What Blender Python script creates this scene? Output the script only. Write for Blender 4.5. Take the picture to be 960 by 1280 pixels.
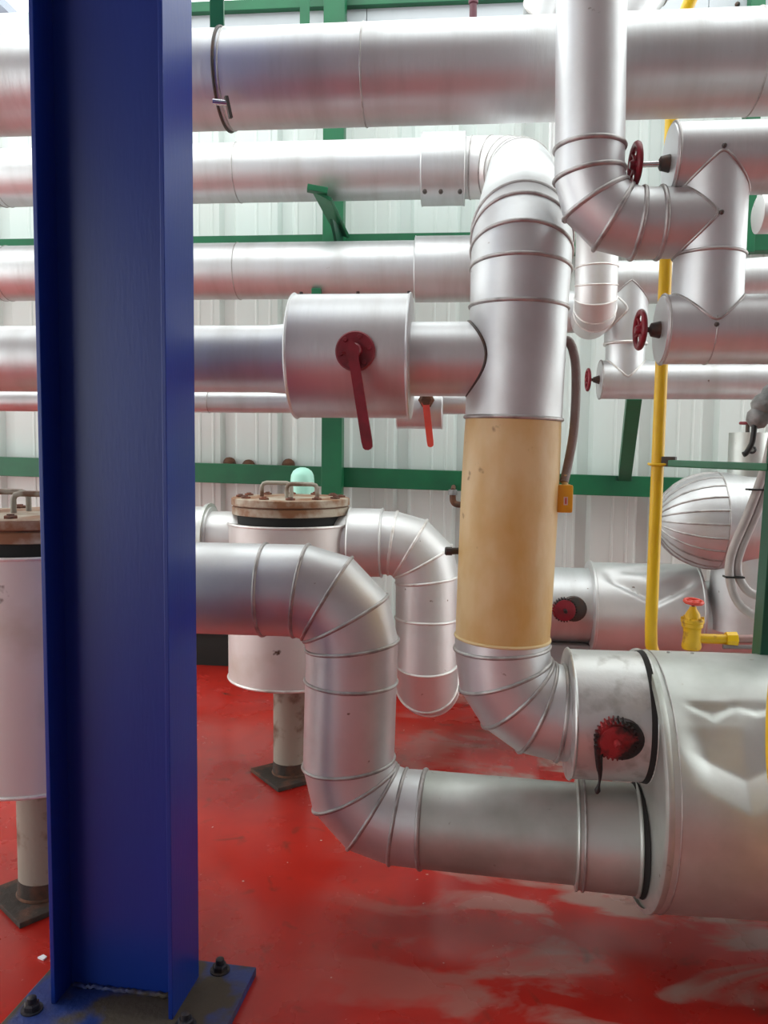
import bpy, bmesh, math, random
from mathutils import Vector as V, Matrix
random.seed(7)
for o in list(bpy.data.objects): bpy.data.objects.remove(o)
scene = bpy.context.scene
COL = scene.collection
# ------------------------------------------------------------------ camera
F = 1000.0; EYE = V((0, 0, 1.5))
YAW, PIT, RHO = math.radians(5.4), math.radians(4.5), 0.011
R0 = V((math.cos(YAW), math.sin(YAW), 0)); F0 = V((-math.sin(YAW), math.cos(YAW), 0))
CF = F0 * math.cos(PIT) - V((0, 0, math.sin(PIT))); U0 = R0.cross(CF)
CX = R0 * math.cos(RHO) + U0 * math.sin(RHO); CY = U0 * math.cos(RHO) - R0 * math.sin(RHO)
cam = bpy.data.objects.new('camera', bpy.data.cameras.new('camera')); COL.objects.link(cam)
cam.data.sensor_fit = 'HORIZONTAL'; cam.data.sensor_width = 36; cam.data.lens = 36 * F / 960
cam.data.clip_start = 0.05; cam.data.clip_end = 200
M4 = Matrix((CX, CY, -CF)).transposed().to_4x4(); M4.translation = EYE
cam.matrix_world = M4
scene.camera = cam
# ------------------------------------------------------------------ world, light, exposure
w = bpy.data.worlds.new('overcast_sky'); scene.world = w; w.use_nodes = True
bg = w.node_tree.nodes['Background']; bg.inputs[0].default_value = (0.95, 1.0, 0.98, 1); bg.inputs[1].default_value = 2.7
scene.view_settings.view_transform = 'Standard'; scene.view_settings.look = 'None'
scene.view_settings.gamma = 1; scene.view_settings.use_curve_mapping = False
scene.view_settings.exposure = 0.16

def ray(x, y): return CF + CX * ((x - 480) / F) - CY * ((y - 640) / F)
def at(x, y, Y):
    d = ray(x, y); return EYE + d * (Y / d.y)
def atz(x, y, Z):
    d = ray(x, y); return EYE + d * ((Z - EYE.z) / d.z)
def rad(dpx, p): return 0.5 * dpx * ((p - EYE).dot(CF)) / F

# ------------------------------------------------------------------ materials
def mat(name, col, rough=0.5, metal=0.0, col2=None, scale=6.0, mix=(0.45, 0.65), bump=0.0, bscale=30, stretch=(1, 1, 1),
        rough2=None, spots=None, spot_scale=18, spot_lo=0.66, spec=0.5, detail=6, rnd=0.0, coat=0.0):
    m = bpy.data.materials.new(name); m.use_nodes = True
    nt = m.node_tree; N = nt.nodes; L = nt.links; b = N['Principled BSDF']
    b.inputs['Base Color'].default_value = (*col, 1); b.inputs['Roughness'].default_value = rough
    b.inputs['Metallic'].default_value = metal; b.inputs['Specular IOR Level'].default_value = spec
    b.inputs['Coat Weight'].default_value = coat; b.inputs['Coat Roughness'].default_value = 0.15
    tc = N.new('ShaderNodeTexCoord'); mp = N.new('ShaderNodeMapping'); mp.inputs['Scale'].default_value = stretch
    L.new(tc.outputs['Object'], mp.inputs[0])
    cur = None
    def noise(s, d=detail, vec=mp.outputs[0]):
        n = N.new('ShaderNodeTexNoise'); n.inputs['Scale'].default_value = s; n.inputs['Detail'].default_value = d
        L.new(vec, n.inputs['Vector']); return n.outputs['Fac']
    def ramp(src, lo, hi):
        r = N.new('ShaderNodeMapRange'); r.inputs[1].default_value = lo; r.inputs[2].default_value = hi
        L.new(src, r.inputs[0]); return r.outputs[0]
    def mixc(a, bcol, f):
        x = N.new('ShaderNodeMix'); x.data_type = 'RGBA'
        if a is None: x.inputs[6].default_value = (*col, 1)
        else: L.new(a, x.inputs[6])
        x.inputs[7].default_value = (*bcol, 1); L.new(f, x.inputs[0]); return x.outputs[2]
    if col2:
        f = ramp(noise(scale), *mix); cur = mixc(cur, col2, f)
        if rough2 is not None:
            r = N.new('ShaderNodeMapRange'); r.inputs[3].default_value = rough; r.inputs[4].default_value = rough2
            L.new(f, r.inputs[0]); L.new(r.outputs[0], b.inputs['Roughness'])
    if spots:
        f = ramp(noise(spot_scale, 3, tc.outputs['Object']), spot_lo, spot_lo + 0.05); cur = mixc(cur, spots, f)
    if rnd:
        oi = N.new('ShaderNodeObjectInfo'); h = N.new('ShaderNodeHueSaturation')
        r = N.new('ShaderNodeMapRange'); r.inputs[3].default_value = 1 - rnd; r.inputs[4].default_value = 1 + rnd
        L.new(oi.outputs['Random'], r.inputs[0]); L.new(r.outputs[0], h.inputs['Value'])
        if cur is None: h.inputs['Color'].default_value = (*col, 1)
        else: L.new(cur, h.inputs['Color'])
        cur = h.outputs[0]
    if cur is not None: L.new(cur, b.inputs['Base Color'])
    if bump:
        bp = N.new('ShaderNodeBump'); bp.inputs['Strength'].default_value = bump; bp.inputs['Distance'].default_value = 0.01
        L.new(noise(bscale, 4), bp.inputs['Height']); L.new(bp.outputs[0], b.inputs['Normal'])
    return m

ALC = (0.68, 0.69, 0.70)
M = {
 'alu': mat('aluminium_jacket', ALC, 0.47, 0.82, (0.57, 0.57, 0.57), 5, (0.45, 0.75), 0.10, 22, rough2=0.52, spots=(0.20, 0.16, 0.13), spot_scale=26, spot_lo=0.74, rnd=0.05),
 'alux': mat('aluminium_jacket_wrinkled', ALC, 0.46, 0.82, (0.57, 0.565, 0.56), 3, (0.45, 0.75), 0.10, 16, stretch=(3.5, 0.7, 0.7), rough2=0.52, spots=(0.20, 0.15, 0.12), spot_scale=30, spot_lo=0.75, rnd=0.04),
 'pale': mat('pale_weathered_jacket', (0.74, 0.74, 0.74), 0.48, 0.72, (0.60, 0.585, 0.57), 4, (0.45, 0.8), 0.10, 20, rough2=0.5, spots=(0.16, 0.10, 0.07), spot_scale=24, spot_lo=0.72, rnd=0.04),
 'old': mat('scuffed_dull_jacket', (0.62, 0.64, 0.61), 0.46, 0.78, (0.42, 0.44, 0.40), 3.5, (0.42, 0.68), 0.12, 16, rough2=0.55, spots=(0.16, 0.12, 0.09), spot_scale=20, spot_lo=0.72, rnd=0.03),
 'dent': mat('dented_heavy_jacket', (0.66, 0.68, 0.66), 0.45, 0.78, (0.50, 0.52, 0.49), 4, (0.45, 0.7), 0.08, 14, rough2=0.5, spots=(0.35, 0.30, 0.24), spot_scale=14, spot_lo=0.70),
 'scuff': mat('scratched_foil_jacket', (0.66, 0.67, 0.66), 0.44, 0.78, (0.42, 0.42, 0.40), 14, (0.54, 0.72), 0.28, 16, rough2=0.58),
 'bead': mat('seam_bead_metal', (0.50, 0.48, 0.47), 0.5, 0.8, (0.30, 0.28, 0.27), 20, (0.45, 0.7)),
 'beadp': mat('bright_seam_bead', (0.80, 0.78, 0.76), 0.45, 0.6, (0.55, 0.5, 0.46), 20, (0.5, 0.75)),
 'gap': mat('black_gap_shade', (0.012, 0.011, 0.010), 0.8),  # black painted in for the shade of gaps between parts
 'foam': mat('bare_yellow_foam', (0.62, 0.38, 0.12), 0.42, 0.0, (0.72, 0.53, 0.27), 4.5, (0.38, 0.62), 0.25, 14, stretch=(1.4, 1.4, 0.8), spots=(0.34, 0.19, 0.06), spot_scale=15, spot_lo=0.685),
 'foamrim': mat('pale_foam_edge', (0.72, 0.55, 0.28), 0.6),
 'blue': mat('gloss_blue_paint', (0.006, 0.032, 0.25), 0.33, 0.0, (0.005, 0.026, 0.20), 3, (0.4, 0.7), 0.04, 120, stretch=(1, 1, 0.15), spec=0.38),
 'bluebase': mat('chipped_blue_and_rust', (0.010, 0.030, 0.16), 0.5, 0.0, (0.060, 0.045, 0.030), 7, (0.42, 0.53), 0.3, 40, rough2=0.8),
 'boltdark': mat('dark_anchor_bolt', (0.012, 0.012, 0.022), 0.6, 0.2, (0.05, 0.03, 0.02), 30, (0.5, 0.7), 0.3, 60),
 'green': mat('green_paint', (0.005, 0.135, 0.052), 0.42, 0.0, (0.004, 0.10, 0.042), 5, (0.4, 0.7), 0.05, 40),
 'greendk': mat('dark_green_paint', (0.004, 0.075, 0.04), 0.4, 0.0, (0.003, 0.055, 0.03), 5, (0.4, 0.7)),
 'wall': mat('off_white_sheet_metal', (0.70, 0.77, 0.745), 0.45, 0.0, (0.62, 0.63, 0.60), 1.6, (0.45, 0.8), 0.02, 8, stretch=(1, 1, 0.25), rnd=0.03),
 'fascia': mat('pale_grey_fascia', (0.58, 0.62, 0.66), 0.5, 0.0, (0.5, 0.54, 0.57), 2, (0.4, 0.7)),
 'yellow': mat('yellow_paint', (0.80, 0.50, 0.008), 0.38, 0.0, (0.70, 0.40, 0.008), 6, (0.5, 0.75)),
 'yellowrust': mat('yellow_paint_worn', (0.70, 0.42, 0.008), 0.45, 0.0, (0.25, 0.11, 0.02), 26, (0.56, 0.68), 0.2, 40),
 'red': mat('red_enamel', (0.24, 0.010, 0.024), 0.38, 0.0, (0.15, 0.010, 0.016), 18, (0.45, 0.7), 0.1, 40),
 'redbright': mat('bright_red_lever', (0.78, 0.085, 0.055), 0.4, 0.0, (0.62, 0.06, 0.045), 12, (0.45, 0.7)),
 'redgear': mat('red_and_black_gear', (0.30, 0.016, 0.020), 0.55, 0.0, (0.014, 0.008, 0.008), 12, (0.40, 0.50), 0.3, 60),
 'grease': mat('black_grease', (0.010, 0.007, 0.007), 0.45, 0.0, (0.05, 0.008, 0.010), 22, (0.58, 0.7), 0.4, 60),
 'dsteel': mat('dark_steel', (0.075, 0.065, 0.06), 0.5, 0.5, (0.11, 0.06, 0.04), 30, (0.5, 0.7)),
 'chrome': mat('bright_stem', (0.7, 0.7, 0.7), 0.25, 1.0),
 'rust': mat('rust_brown', (0.15, 0.06, 0.030), 0.8, 0.0, (0.07, 0.035, 0.022), 24, (0.4, 0.65), 0.4, 60),
 'lid': mat('stained_cream_flange', (0.42, 0.36, 0.28), 0.6, 0.1, (0.24, 0.11, 0.05), 9, (0.44, 0.60), 0.25, 40),
 'lidbolt': mat('rusty_bolt', (0.20, 0.065, 0.035), 0.75, 0.1, (0.10, 0.045, 0.03), 40, (0.4, 0.6)),
 'vessel': mat('off_white_vessel', (0.66, 0.62, 0.60), 0.45, 0.35, (0.50, 0.42, 0.35), 3.5, (0.52, 0.78), 0.08, 20, rough2=0.6, spots=(0.10, 0.05, 0.03), spot_scale=13, spot_lo=0.71),
 'post': mat('stained_grey_post', (0.30, 0.27, 0.22), 0.6, 0.0, (0.12, 0.055, 0.028), 9, (0.50, 0.62), 0.15, 40),
 'postplate': mat('dark_rusty_plate', (0.035, 0.024, 0.018), 0.8, 0.0, (0.10, 0.04, 0.022), 14, (0.48, 0.64), 0.4, 40),
 'mint': mat('mint_plastic', (0.42, 0.80, 0.66), 0.35, 0.0),
 'cable': mat('grey_conduit', (0.28, 0.24, 0.22), 0.55, 0.0, (0.22, 0.18, 0.17), 12, (0.45, 0.7), 0.3, 180),
 'hose': mat('pale_grey_hose', (0.47, 0.43, 0.42), 0.45, 0.0, (0.38, 0.34, 0.33), 14, (0.4, 0.7)),
 'tie': mat('black_cable_tie', (0.02, 0.02, 0.02), 0.5),
 'sensor': mat('amber_yellow_box', (0.78, 0.40, 0.02), 0.4, 0.0, (0.66, 0.31, 0.02), 16, (0.5, 0.7)),
 'label': mat('white_label', (0.7, 0.55, 0.5), 0.5), 'labelred': mat('red_print', (0.6, 0.08, 0.08), 0.5),
 'conduit': mat('mauve_conduit', (0.30, 0.17, 0.16), 0.5, 0.1), 'conduitg': mat('dull_grey_conduit', (0.20, 0.17, 0.17), 0.5, 0.1),
 'cast': mat('cast_grey_metal', (0.30, 0.30, 0.30), 0.6, 0.4, (0.2, 0.2, 0.2), 30, (0.4, 0.6), 0.5, 50),
 'gapshade': mat('dark_gap_backing', (0.02, 0.02, 0.018), 0.9),  # near-black, paints the shade inside the open gap below the cladding
 'roofgrey': mat('grey_blue_roof', (0.30, 0.34, 0.40), 0.6), 'roofwhite': mat('white_roof_light', (0.85, 0.87, 0.9), 0.5),
 'concrete': mat('grey_soffit', (0.32, 0.33, 0.33), 0.8, 0.0, (0.26, 0.27, 0.27), 1.5, (0.4, 0.7)),
 'shadewall': mat('blue_grey_unseen_wall', (0.36, 0.39, 0.42), 0.6, 0.0, (0.31, 0.34, 0.37), 1, (0.4, 0.7)),  # tone of the added unseen walls, lightened to fill the front
 'whitep': mat('white_thin_pipe', (0.72, 0.73, 0.72), 0.4, 0.2),
 'maroon': mat('maroon_stub', (0.10, 0.02, 0.035), 0.5),
}
# red epoxy floor: worn pinkish-grey patches and scuffs
def floor_mat():
    m = bpy.data.materials.new('red_epoxy_floor'); m.use_nodes = True
    nt = m.node_tree; N = nt.nodes; L = nt.links; b = N['Principled BSDF']
    tc = N.new('ShaderNodeTexCoord')
    def noise(s, d, dist=0.0, sc=(1, 1, 1), off=(0, 0, 0)):
        mp = N.new('ShaderNodeMapping'); mp.inputs['Scale'].default_value = sc; mp.inputs['Location'].default_value = off
        L.new(tc.outputs['Object'], mp.inputs[0])
        n = N.new('ShaderNodeTexNoise'); n.inputs['Scale'].default_value = s; n.inputs['Detail'].default_value = d
        n.inputs['Distortion'].default_value = dist; L.new(mp.outputs[0], n.inputs['Vector']); return n.outputs['Fac']
    def mr(src, a, bb, c=0, d=1):
        r = N.new('ShaderNodeMapRange'); r.inputs[1].default_value = a; r.inputs[2].default_value = bb
        r.inputs[3].default_value = c; r.inputs[4].default_value = d; L.new(src, r.inputs[0]); return r.outputs[0]
    def mix(a, bcol, f):
        x = N.new('ShaderNodeMix'); x.data_type = 'RGBA'
        if isinstance(a, tuple): x.inputs[6].default_value = (*a, 1)
        else: L.new(a, x.inputs[6])
        x.inputs[7].default_value = (*bcol, 1); L.new(f, x.inputs[0]); return x.outputs[2]
    c = mix((0.44, 0.020, 0.012), (0.30, 0.013, 0.010), mr(noise(2.2, 6, 0.4), 0.4, 0.7))
    # worn area: strongest right of the bottom pipe run, where the paint is walked off
    sep = N.new('ShaderNodeSeparateXYZ'); L.new(tc.outputs['Object'], sep.inputs[0])
    px = mr(sep.outputs['X'], -0.5, 0.5); n1 = noise(2.6, 8, 0.7, (0.8, 1.6, 1), (3, 1, 0))
    mul = N.new('ShaderNodeMath'); mul.operation = 'MULTIPLY'; L.new(px, mul.inputs[0]); L.new(mr(n1, 0.50, 0.58), mul.inputs[1])
    c = mix(c, (0.33, 0.20, 0.17), mul.outputs[0])
    c = mix(c, (0.06, 0.03, 0.02), mr(noise(9, 6, 0.5, (1, 1, 1), (5, 2, 0)), 0.62, 0.78, 0, 0.8))
    c = mix(c, (0.55, 0.42, 0.36), mr(noise(34, 2, 0, (1, 1, 1), (1, 7, 0)), 0.76, 0.79))
    L.new(c, b.inputs['Base Color'])
    L.new(mr(noise(4, 5), 0.35, 0.7, 0.16, 0.36), b.inputs['Roughness'])
    bp = N.new('ShaderNodeBump'); bp.inputs['Strength'].default_value = 0.10; bp.inputs['Distance'].default_value = 0.01
    L.new(noise(9, 5), bp.inputs['Height']); L.new(bp.outputs[0], b.inputs['Normal'])
    return m
M['floor'] = floor_mat()

# ------------------------------------------------------------------ object helpers
W = {}
def tag(o, label=None, cat=None, group=None, kind=None):
    if label: o['label'] = label
    if cat: o['category'] = cat
    if group: o['group'] = group
    if kind: o['kind'] = kind
    return o
def thing(name, label, cat, loc, group=None, kind=None):
    o = bpy.data.objects.new(name, None); COL.objects.link(o); o.empty_display_size = 0.1
    o.location = loc; W[o.name] = V(loc); return tag(o, label, cat, group, kind)
def obj(name, vf, m, parent=None, smooth=None, origin=None):
    vs, fs = vf
    vs = [V(v) for v in vs]
    if parent is not None:
        base = W[parent.name]; org = V(origin) if origin is not None else base
    else:
        n = len(vs); mn = V([min(v[i] for v in vs) for i in range(3)]); mx = V([max(v[i] for v in vs) for i in range(3)])
        org = V(((mn.x + mx.x) / 2, (mn.y + mx.y) / 2, mn.z)); base = V((0, 0, 0))
    me = bpy.data.meshes.new(name); me.from_pydata([v - org for v in vs], [], fs); me.update()
    if smooth is not None:
        for p in me.polygons: p.use_smooth = True
        me.set_sharp_from_angle(angle=math.radians(smooth))
    me.materials.append(M[m] if isinstance(m, str) else m)
    o = bpy.data.objects.new(name, me); COL.objects.link(o); W[o.name] = org
    o.location = org - base
    if parent is not None: o.parent = parent
    return o
def merge(*vfs):
    vs, fs = [], []
    for a, b in vfs:
        k = len(vs); vs += list(a); fs += [tuple(i + k for i in f) for f in b]
    return vs, fs
def frame(d):
    d = V(d).normalized(); u = d.cross(V((0, 0, 1)))
    if u.length < 0.05: u = d.cross(V((0, 1, 0)))
    u.normalize(); return d, u, d.cross(u).normalized() * -1 if False else d.cross(u).normalized()
def box(c, s, bev=0.0, rz=0.0, R=None):
    bm = bmesh.new(); bmesh.ops.create_cube(bm, size=1)
    for v in bm.verts: v.co = V((v.co.x * s[0], v.co.y * s[1], v.co.z * s[2]))
    if bev: bmesh.ops.bevel(bm, geom=bm.edges[:], offset=bev, segments=2, affect='EDGES', profile=0.6)
    m = R if R is not None else Matrix.Rotation(rz, 3, 'Z')
    bm.verts.index_update()
    vs = [m @ v.co + V(c) for v in bm.verts]; fs = [tuple(v.index for v in f.verts) for f in bm.faces]
    bm.free(); return vs, fs
def bar(a, b, wd, ht, up=(0, 0, 1), bev=0.0):
    a, b = V(a), V(b); d = (b - a); L = d.length; d.normalize()
    if abs(d.dot(V(up).normalized())) > 0.99: up = (0, 1, 0)
    u = V(up); u = (u - d * u.dot(d)).normalized(); s = d.cross(u)
    return box((a + b) / 2, (L, wd, ht), bev, R=Matrix((d, s, u)).transposed())
def prism(poly, a, b):
    """poly: list of 3-D points (planar), extruded by vector b-a"""
    off = V(b) - V(a); n = len(poly); vs = [V(p) for p in poly] + [V(p) + off for p in poly]
    fs = [tuple(reversed(range(n))), tuple(range(n, 2 * n))] + [(i, (i + 1) % n, n + (i + 1) % n, n + i) for i in range(n)]
    return vs, fs
def lathe(a, d, prof, n=40, cap=True):
    """prof: list of (s along axis d, radius)"""
    a = V(a); d, u, v = frame(d); vs, fs = [], []
    for s, r in prof:
        for k in range(n):
            t = 2 * math.pi * k / n; vs.append(a + d * s + (u * math.cos(t) + v * math.sin(t)) * r)
    for i in range(len(prof) - 1):
        for k in range(n):
            k2 = (k + 1) % n; fs.append((i * n + k, i * n + k2, (i + 1) * n + k2, (i + 1) * n + k))
    if cap:
        fs.append(tuple(reversed(range(n)))); fs.append(tuple(range((len(prof) - 1) * n, len(prof) * n)))
    return vs, fs
def rod(a, b, r, n=14):
    a, b = V(a), V(b); return lathe(a, b - a, [(0, r), ((b - a).length, r)], n)
def bezpts(pts, n=8):
    """Catmull-Rom through pts"""
    pts = [V(p) for p in pts]; P = [pts[0] * 2 - pts[1]] + pts + [pts[-1] * 2 - pts[-2]]; out = []
    for i in range(1, len(P) - 2):
        for k in range(n):
            t = k / n; a, b, c, d = P[i - 1], P[i], P[i + 1], P[i + 2]
            out.append(0.5 * ((2 * b) + (c - a) * t + (2 * a - 5 * b + 4 * c - d) * t * t + (3 * b - a - 3 * c + d) * t ** 3))
    out.append(pts[-1]); return out
def tube(pts, r, n=12, closed=False, cap=True):
    pts = [V(p) for p in pts]; m = len(pts); vs, fs = [], []; pu = None
    for i, p in enumerate(pts):
        if closed: t = pts[(i + 1) % m] - pts[i - 1]
        else: t = pts[min(i + 1, m - 1)] - pts[max(i - 1, 0)]
        t.normalize()
        if pu is None: _, u, _ = frame(t)
        else: u = (pu - t * pu.dot(t)).normalized()
        pu = u; v = t.cross(u); rr = r[i] if isinstance(r, (list, tuple)) else r
        for k in range(n):
            a = 2 * math.pi * k / n; vs.append(p + (u * math.cos(a) + v * math.sin(a)) * rr)
    for i in range(m if closed else m - 1):
        j = (i + 1) % m
        for k in range(n):
            k2 = (k + 1) % n; fs.append((i * n + k, i * n + k2, j * n + k2, j * n + k))
    if cap and not closed: fs.append(tuple(reversed(range(n)))); fs.append(tuple(range((m - 1) * n, m * n)))
    return vs, fs
def torus(c, d, R, r, n=36, k=8):
    d, u, v = frame(d); return tube([V(c) + (u * math.cos(2 * math.pi * i / n) + v * math.sin(2 * math.pi * i / n)) * R for i in range(n)], r, k, True)
def ring_on(p, d, n, r, K=56):
    d, u, v = frame(d); out = []
    for k in range(K):
        t = 2 * math.pi * k / K; o = (u * math.cos(t) + v * math.sin(t)) * r
        out.append(V(p) + o + d * (-(o.dot(n)) / d.dot(n)))
    return out
def bead(p, d, n, r, b, K=56):
    """rolled seam round a pipe, lying in the plane with normal n"""
    pts = ring_on(p, d, n, r, K); n = V(n).normalized(); vs, fs = [], []; q = 8
    for e in pts:
        rdir = (e - V(p)).normalized()
        for j in range(q):
            a = 2 * math.pi * j / q; vs.append(e + (rdir * math.cos(a) + n * math.sin(a)) * b)
    for i in range(K):
        i2 = (i + 1) % K
        for j in range(q):
            j2 = (j + 1) % q; fs.append((i * q + j, i2 * q + j, i2 * q + j2, i * q + j2))
    return vs, fs
def run(t, pts, radii, m='alu', bm='bead', b=0.0062, nobead=(), capends=(False, False), K=56, mats=None):
    """Jacketed pipe run: every jacket section between two points is a part, every rolled seam a sub-part of its section."""
    pts = [V(p) for p in pts]; n = len(pts)
    dirs = [(pts[i + 1] - pts[i]).normalized() for i in range(n - 1)]
    if not isinstance(radii, (list, tuple)): radii = [radii] * n
    nrm = [dirs[0]] + [(dirs[i - 1] + dirs[i]).normalized() for i in range(1, n - 1)] + [dirs[-1]]
    out = []
    for i in range(n - 1):
        A = ring_on(pts[i], dirs[i], nrm[i], radii[i], K); B = ring_on(pts[i + 1], dirs[i], nrm[i + 1], radii[i + 1], K)
        vs = A + B; fs = [(k, (k + 1) % K, K + (k + 1) % K, K + k) for k in range(K)]
        if i == 0 and capends[0]: fs.append(tuple(reversed(range(K))))
        if i == n - 2 and capends[1]: fs.append(tuple(range(K, 2 * K)))
        s = obj('jacket_section', (vs, fs), mats[i] if mats else m, t, smooth=40); out.append(s)
        if i > 0 and i not in nobead:
            obj('seam_bead', bead(pts[i], dirs[i], nrm[i], radii[i], b if not isinstance(b, dict) else b.get(i, 0.0062), K), bm, s, smooth=60)
    return out
def arc(c0, corner, c1, R, n):
    """points of a gored elbow replacing 'corner' between c0 and c1"""
    c0, corner, c1 = V(c0), V(corner), V(c1)
    a = (c0 - corner).normalized(); b = (c1 - corner).normalized()
    th = math.acos(max(-1, min(1, a.dot(b)))); tl = R / math.tan(th / 2)
    T1 = corner + a * tl; ctr = corner + (a + b).normalized() * (R / math.sin(th / 2))
    e1 = (T1 - ctr).normalized(); T2 = corner + b * tl; e2 = (T2 - ctr).normalized()
    ph = math.acos(max(-1, min(1, e1.dot(e2)))); e3 = (e2 - e1 * e1.dot(e2)).normalized()
    return [ctr + (e1 * math.cos(ph * k / n) + e3 * math.sin(ph * k / n)) * R for k in range(n + 1)]
def sleeve(a, b, r, lip=0.006, n=64):
    """short jacket sleeve with rolled lips, closed end faces"""
    a, b = V(a), V(b); L = (b - a).length
    prof = [(0, r * 0.5), (0, r - 0.004), (0.002, r + lip * 0.6), (lip, r + lip), (lip * 2, r), (L - lip * 2, r), (L - lip, r + lip), (L - 0.002, r + lip * 0.6), (L, r - 0.004), (L, r * 0.5)]
    return lathe(a, b - a, prof, n)
def hexbolt(p, d, r, h):
    return lathe(p, d, [(0, r), (h * 0.8, r), (h, r * 0.85)], 6)
def handwheel(t, c, axis, R, stem_to, m='red', sm='chrome', spokes=5):
    """parts: rim, spokes, hub, stem"""
    d, u, v = frame(axis); c = V(c)
    obj('rim', torus(c, axis, R, R * 0.16, 28, 8), m, t, 60)
    obj('hub', lathe(c - d * R * 0.28, d, [(0, R * .18), (R * .12, R * .26), (R * .5, R * .26), (R * .62, R * .16)], 14), m, t, 40)
    for k in range(spokes):
        a = 2 * math.pi * k / spokes + 0.3; e = u * math.cos(a) + v * math.sin(a)
        obj('spoke', tube([c + e * R * 0.15, c + e * R * 0.55 + d * R * 0.05, c + e * R * 0.97], R * 0.10, 6), m, t, 60)
    obj('stem', rod(c, stem_to, R * 0.15, 12), sm, t, 40)
def gearwheel(t, c, axis, R, th, teeth, m, hubm='redgear'):
    d, u, v = frame(axis); c = V(c); prof = []
    for k in range(teeth):
        for q, rr in ((0, 0.88), (0.25, 0.88), (0.42, 1.0), (0.68, 1.0), (0.85, 0.88)):
            a = 2 * math.pi * (k + q) / teeth; prof.append(c + (u * math.cos(a) + v * math.sin(a)) * R * rr)
    obj('toothed_rim', prism(prof, c, c + d * th), m, t)
    obj('recess_ring', torus(c, d, R * 0.66, R * 0.10, 30, 6), 'grease', t, 60)
    obj('hub', lathe(c - d * th * 0.8, d, [(0, R * .13), (th * .3, R * .17), (th * 1.2, R * .17)], 16), hubm, t, 40)
def saddle(c, r, R, sgn, axis_dir, ax2, b, frac=1.0, K=64):
    """bead along the curve where a branch (dir axis_dir, radius r) leaves a main (dir ax2, radius R)"""
    a = V(axis_dir).normalized(); h = V(ax2).normalized(); p = a.cross(h); pts = []
    for k in range(K):
        t = 2 * math.pi * k / K; x = r * math.cos(t); y = r * math.sin(t)
        pts.append(V(c) + h * x + p * y + a * (sgn * math.sqrt(max(R * R - y * y, 0))))
    return tube(pts, b, 6, True)

# ================================================================== THE SETTING
fl = obj('floor', box((0, 0.5, -0.05), (16, 14.4, 0.1)), 'floor'); tag(fl, kind='structure', label='glossy red painted floor with worn grey patches')
YW = 5.2
wb = thing('wall_back', 'off-white ribbed metal cladding wall behind the pipes', None, (0, YW, 0), kind='structure')
pitch = 0.385; ZB, ZT = 0.30, 4.22
def sheet(x0, nr):
    pr = []
    for k in range(nr):
        x = x0 + k * pitch
        pr += [(x, 0), (x + 0.115, 0), (x + 0.120, -0.004), (x + 0.130, -0.004), (x + 0.135, 0), (x + 0.205, 0), (x + 0.210, -0.004), (x + 0.220, -0.004), (x + 0.225, 0),
               (x + 0.262, 0), (x + 0.286, 0.040), (x + 0.352, 0.040), (x + 0.376, 0)]
    pr.append((x0 + nr * pitch + 0.012, -0.003))
    th = 0.003; n = len(pr)
    vs = [(x, YW + y, ZB) for x, y in pr] + [(x, YW + y, ZT) for x, y in pr] + [(x, YW + y + th, ZB) for x, y in pr] + [(x, YW + y + th, ZT) for x, y in pr]
    fs = [(i, i + 1, n + i + 1, n + i) for i in range(n - 1)] + [(2 * n + i, 3 * n + i, 3 * n + i + 1, 2 * n + i + 1) for i in range(n - 1)]
    fs += [(0, n, 3 * n, 2 * n), (n - 1, 3 * n - 1, 4 * n - 1, 2 * n - 1)]
    return vs, fs
x = -4.93
while x < 3.2:
    obj('cladding_sheet', sheet(x, 2), 'wall', wb); x += 2 * pitch
# fascia above the cladding, riveted panel joints
fa = thing('trim_1', 'pale grey flashing strip along the top of the wall', None, (0, 5.06, 4.0), kind='structure')
for k, (a, b) in enumerate(((-5, -2.6), (-2.597, -0.62), (-0.617, 1.4), (1.403, 3.2))):
    obj('fascia_panel', box(((a + b) / 2, 5.09, 4.06), (b - a, 0.05, 0.36), 0.004), 'fascia', fa)
for px in (434, 450, 922, 945):
    p = at(px, 30 if px < 600 else 5, 5.06); obj('rivet', lathe(p + V((0, 0.01, 0)), (0, -1, 0), [(0, .016), (.012, .014), (.018, .006)], 10), 'dsteel', fa, 40)
kb = obj('gap_shade_box', box((-1, 5.34, 0.16), (9, 0.12, 0.32)), 'gapshade'); tag(kb, kind='structure', label='black box painting the shade of the opening at the wall foot')  # black box stands in for the shade of the opening
# out of view: roof slab and walls added to shape the light
rs = obj('shade_roof', box((0, -2.6, 4.75), (16, 8.2, 0.2)), 'concrete'); tag(rs, kind='structure', label='unseen grey roof slab added to shade the foreground')
rw = obj('shade_wall_front', box((1.25, -6.6, 2.45), (13.5, 0.2, 4.9)), 'shadewall'); tag(rw, kind='structure', label='unseen blue-grey wall added to darken the side behind the camera')

for nm, sx, lb in (('shade_wall_right', 1, 'unseen blue-grey wall added to block sky light from the right'),):  # unseen side wall, added to keep sky light off
    o = obj(nm, box((sx * 7.0, -2.9, 2.32), (0.2, 7.2, 4.65)), 'shadewall'); tag(o, kind='structure', label=lb)
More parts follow.
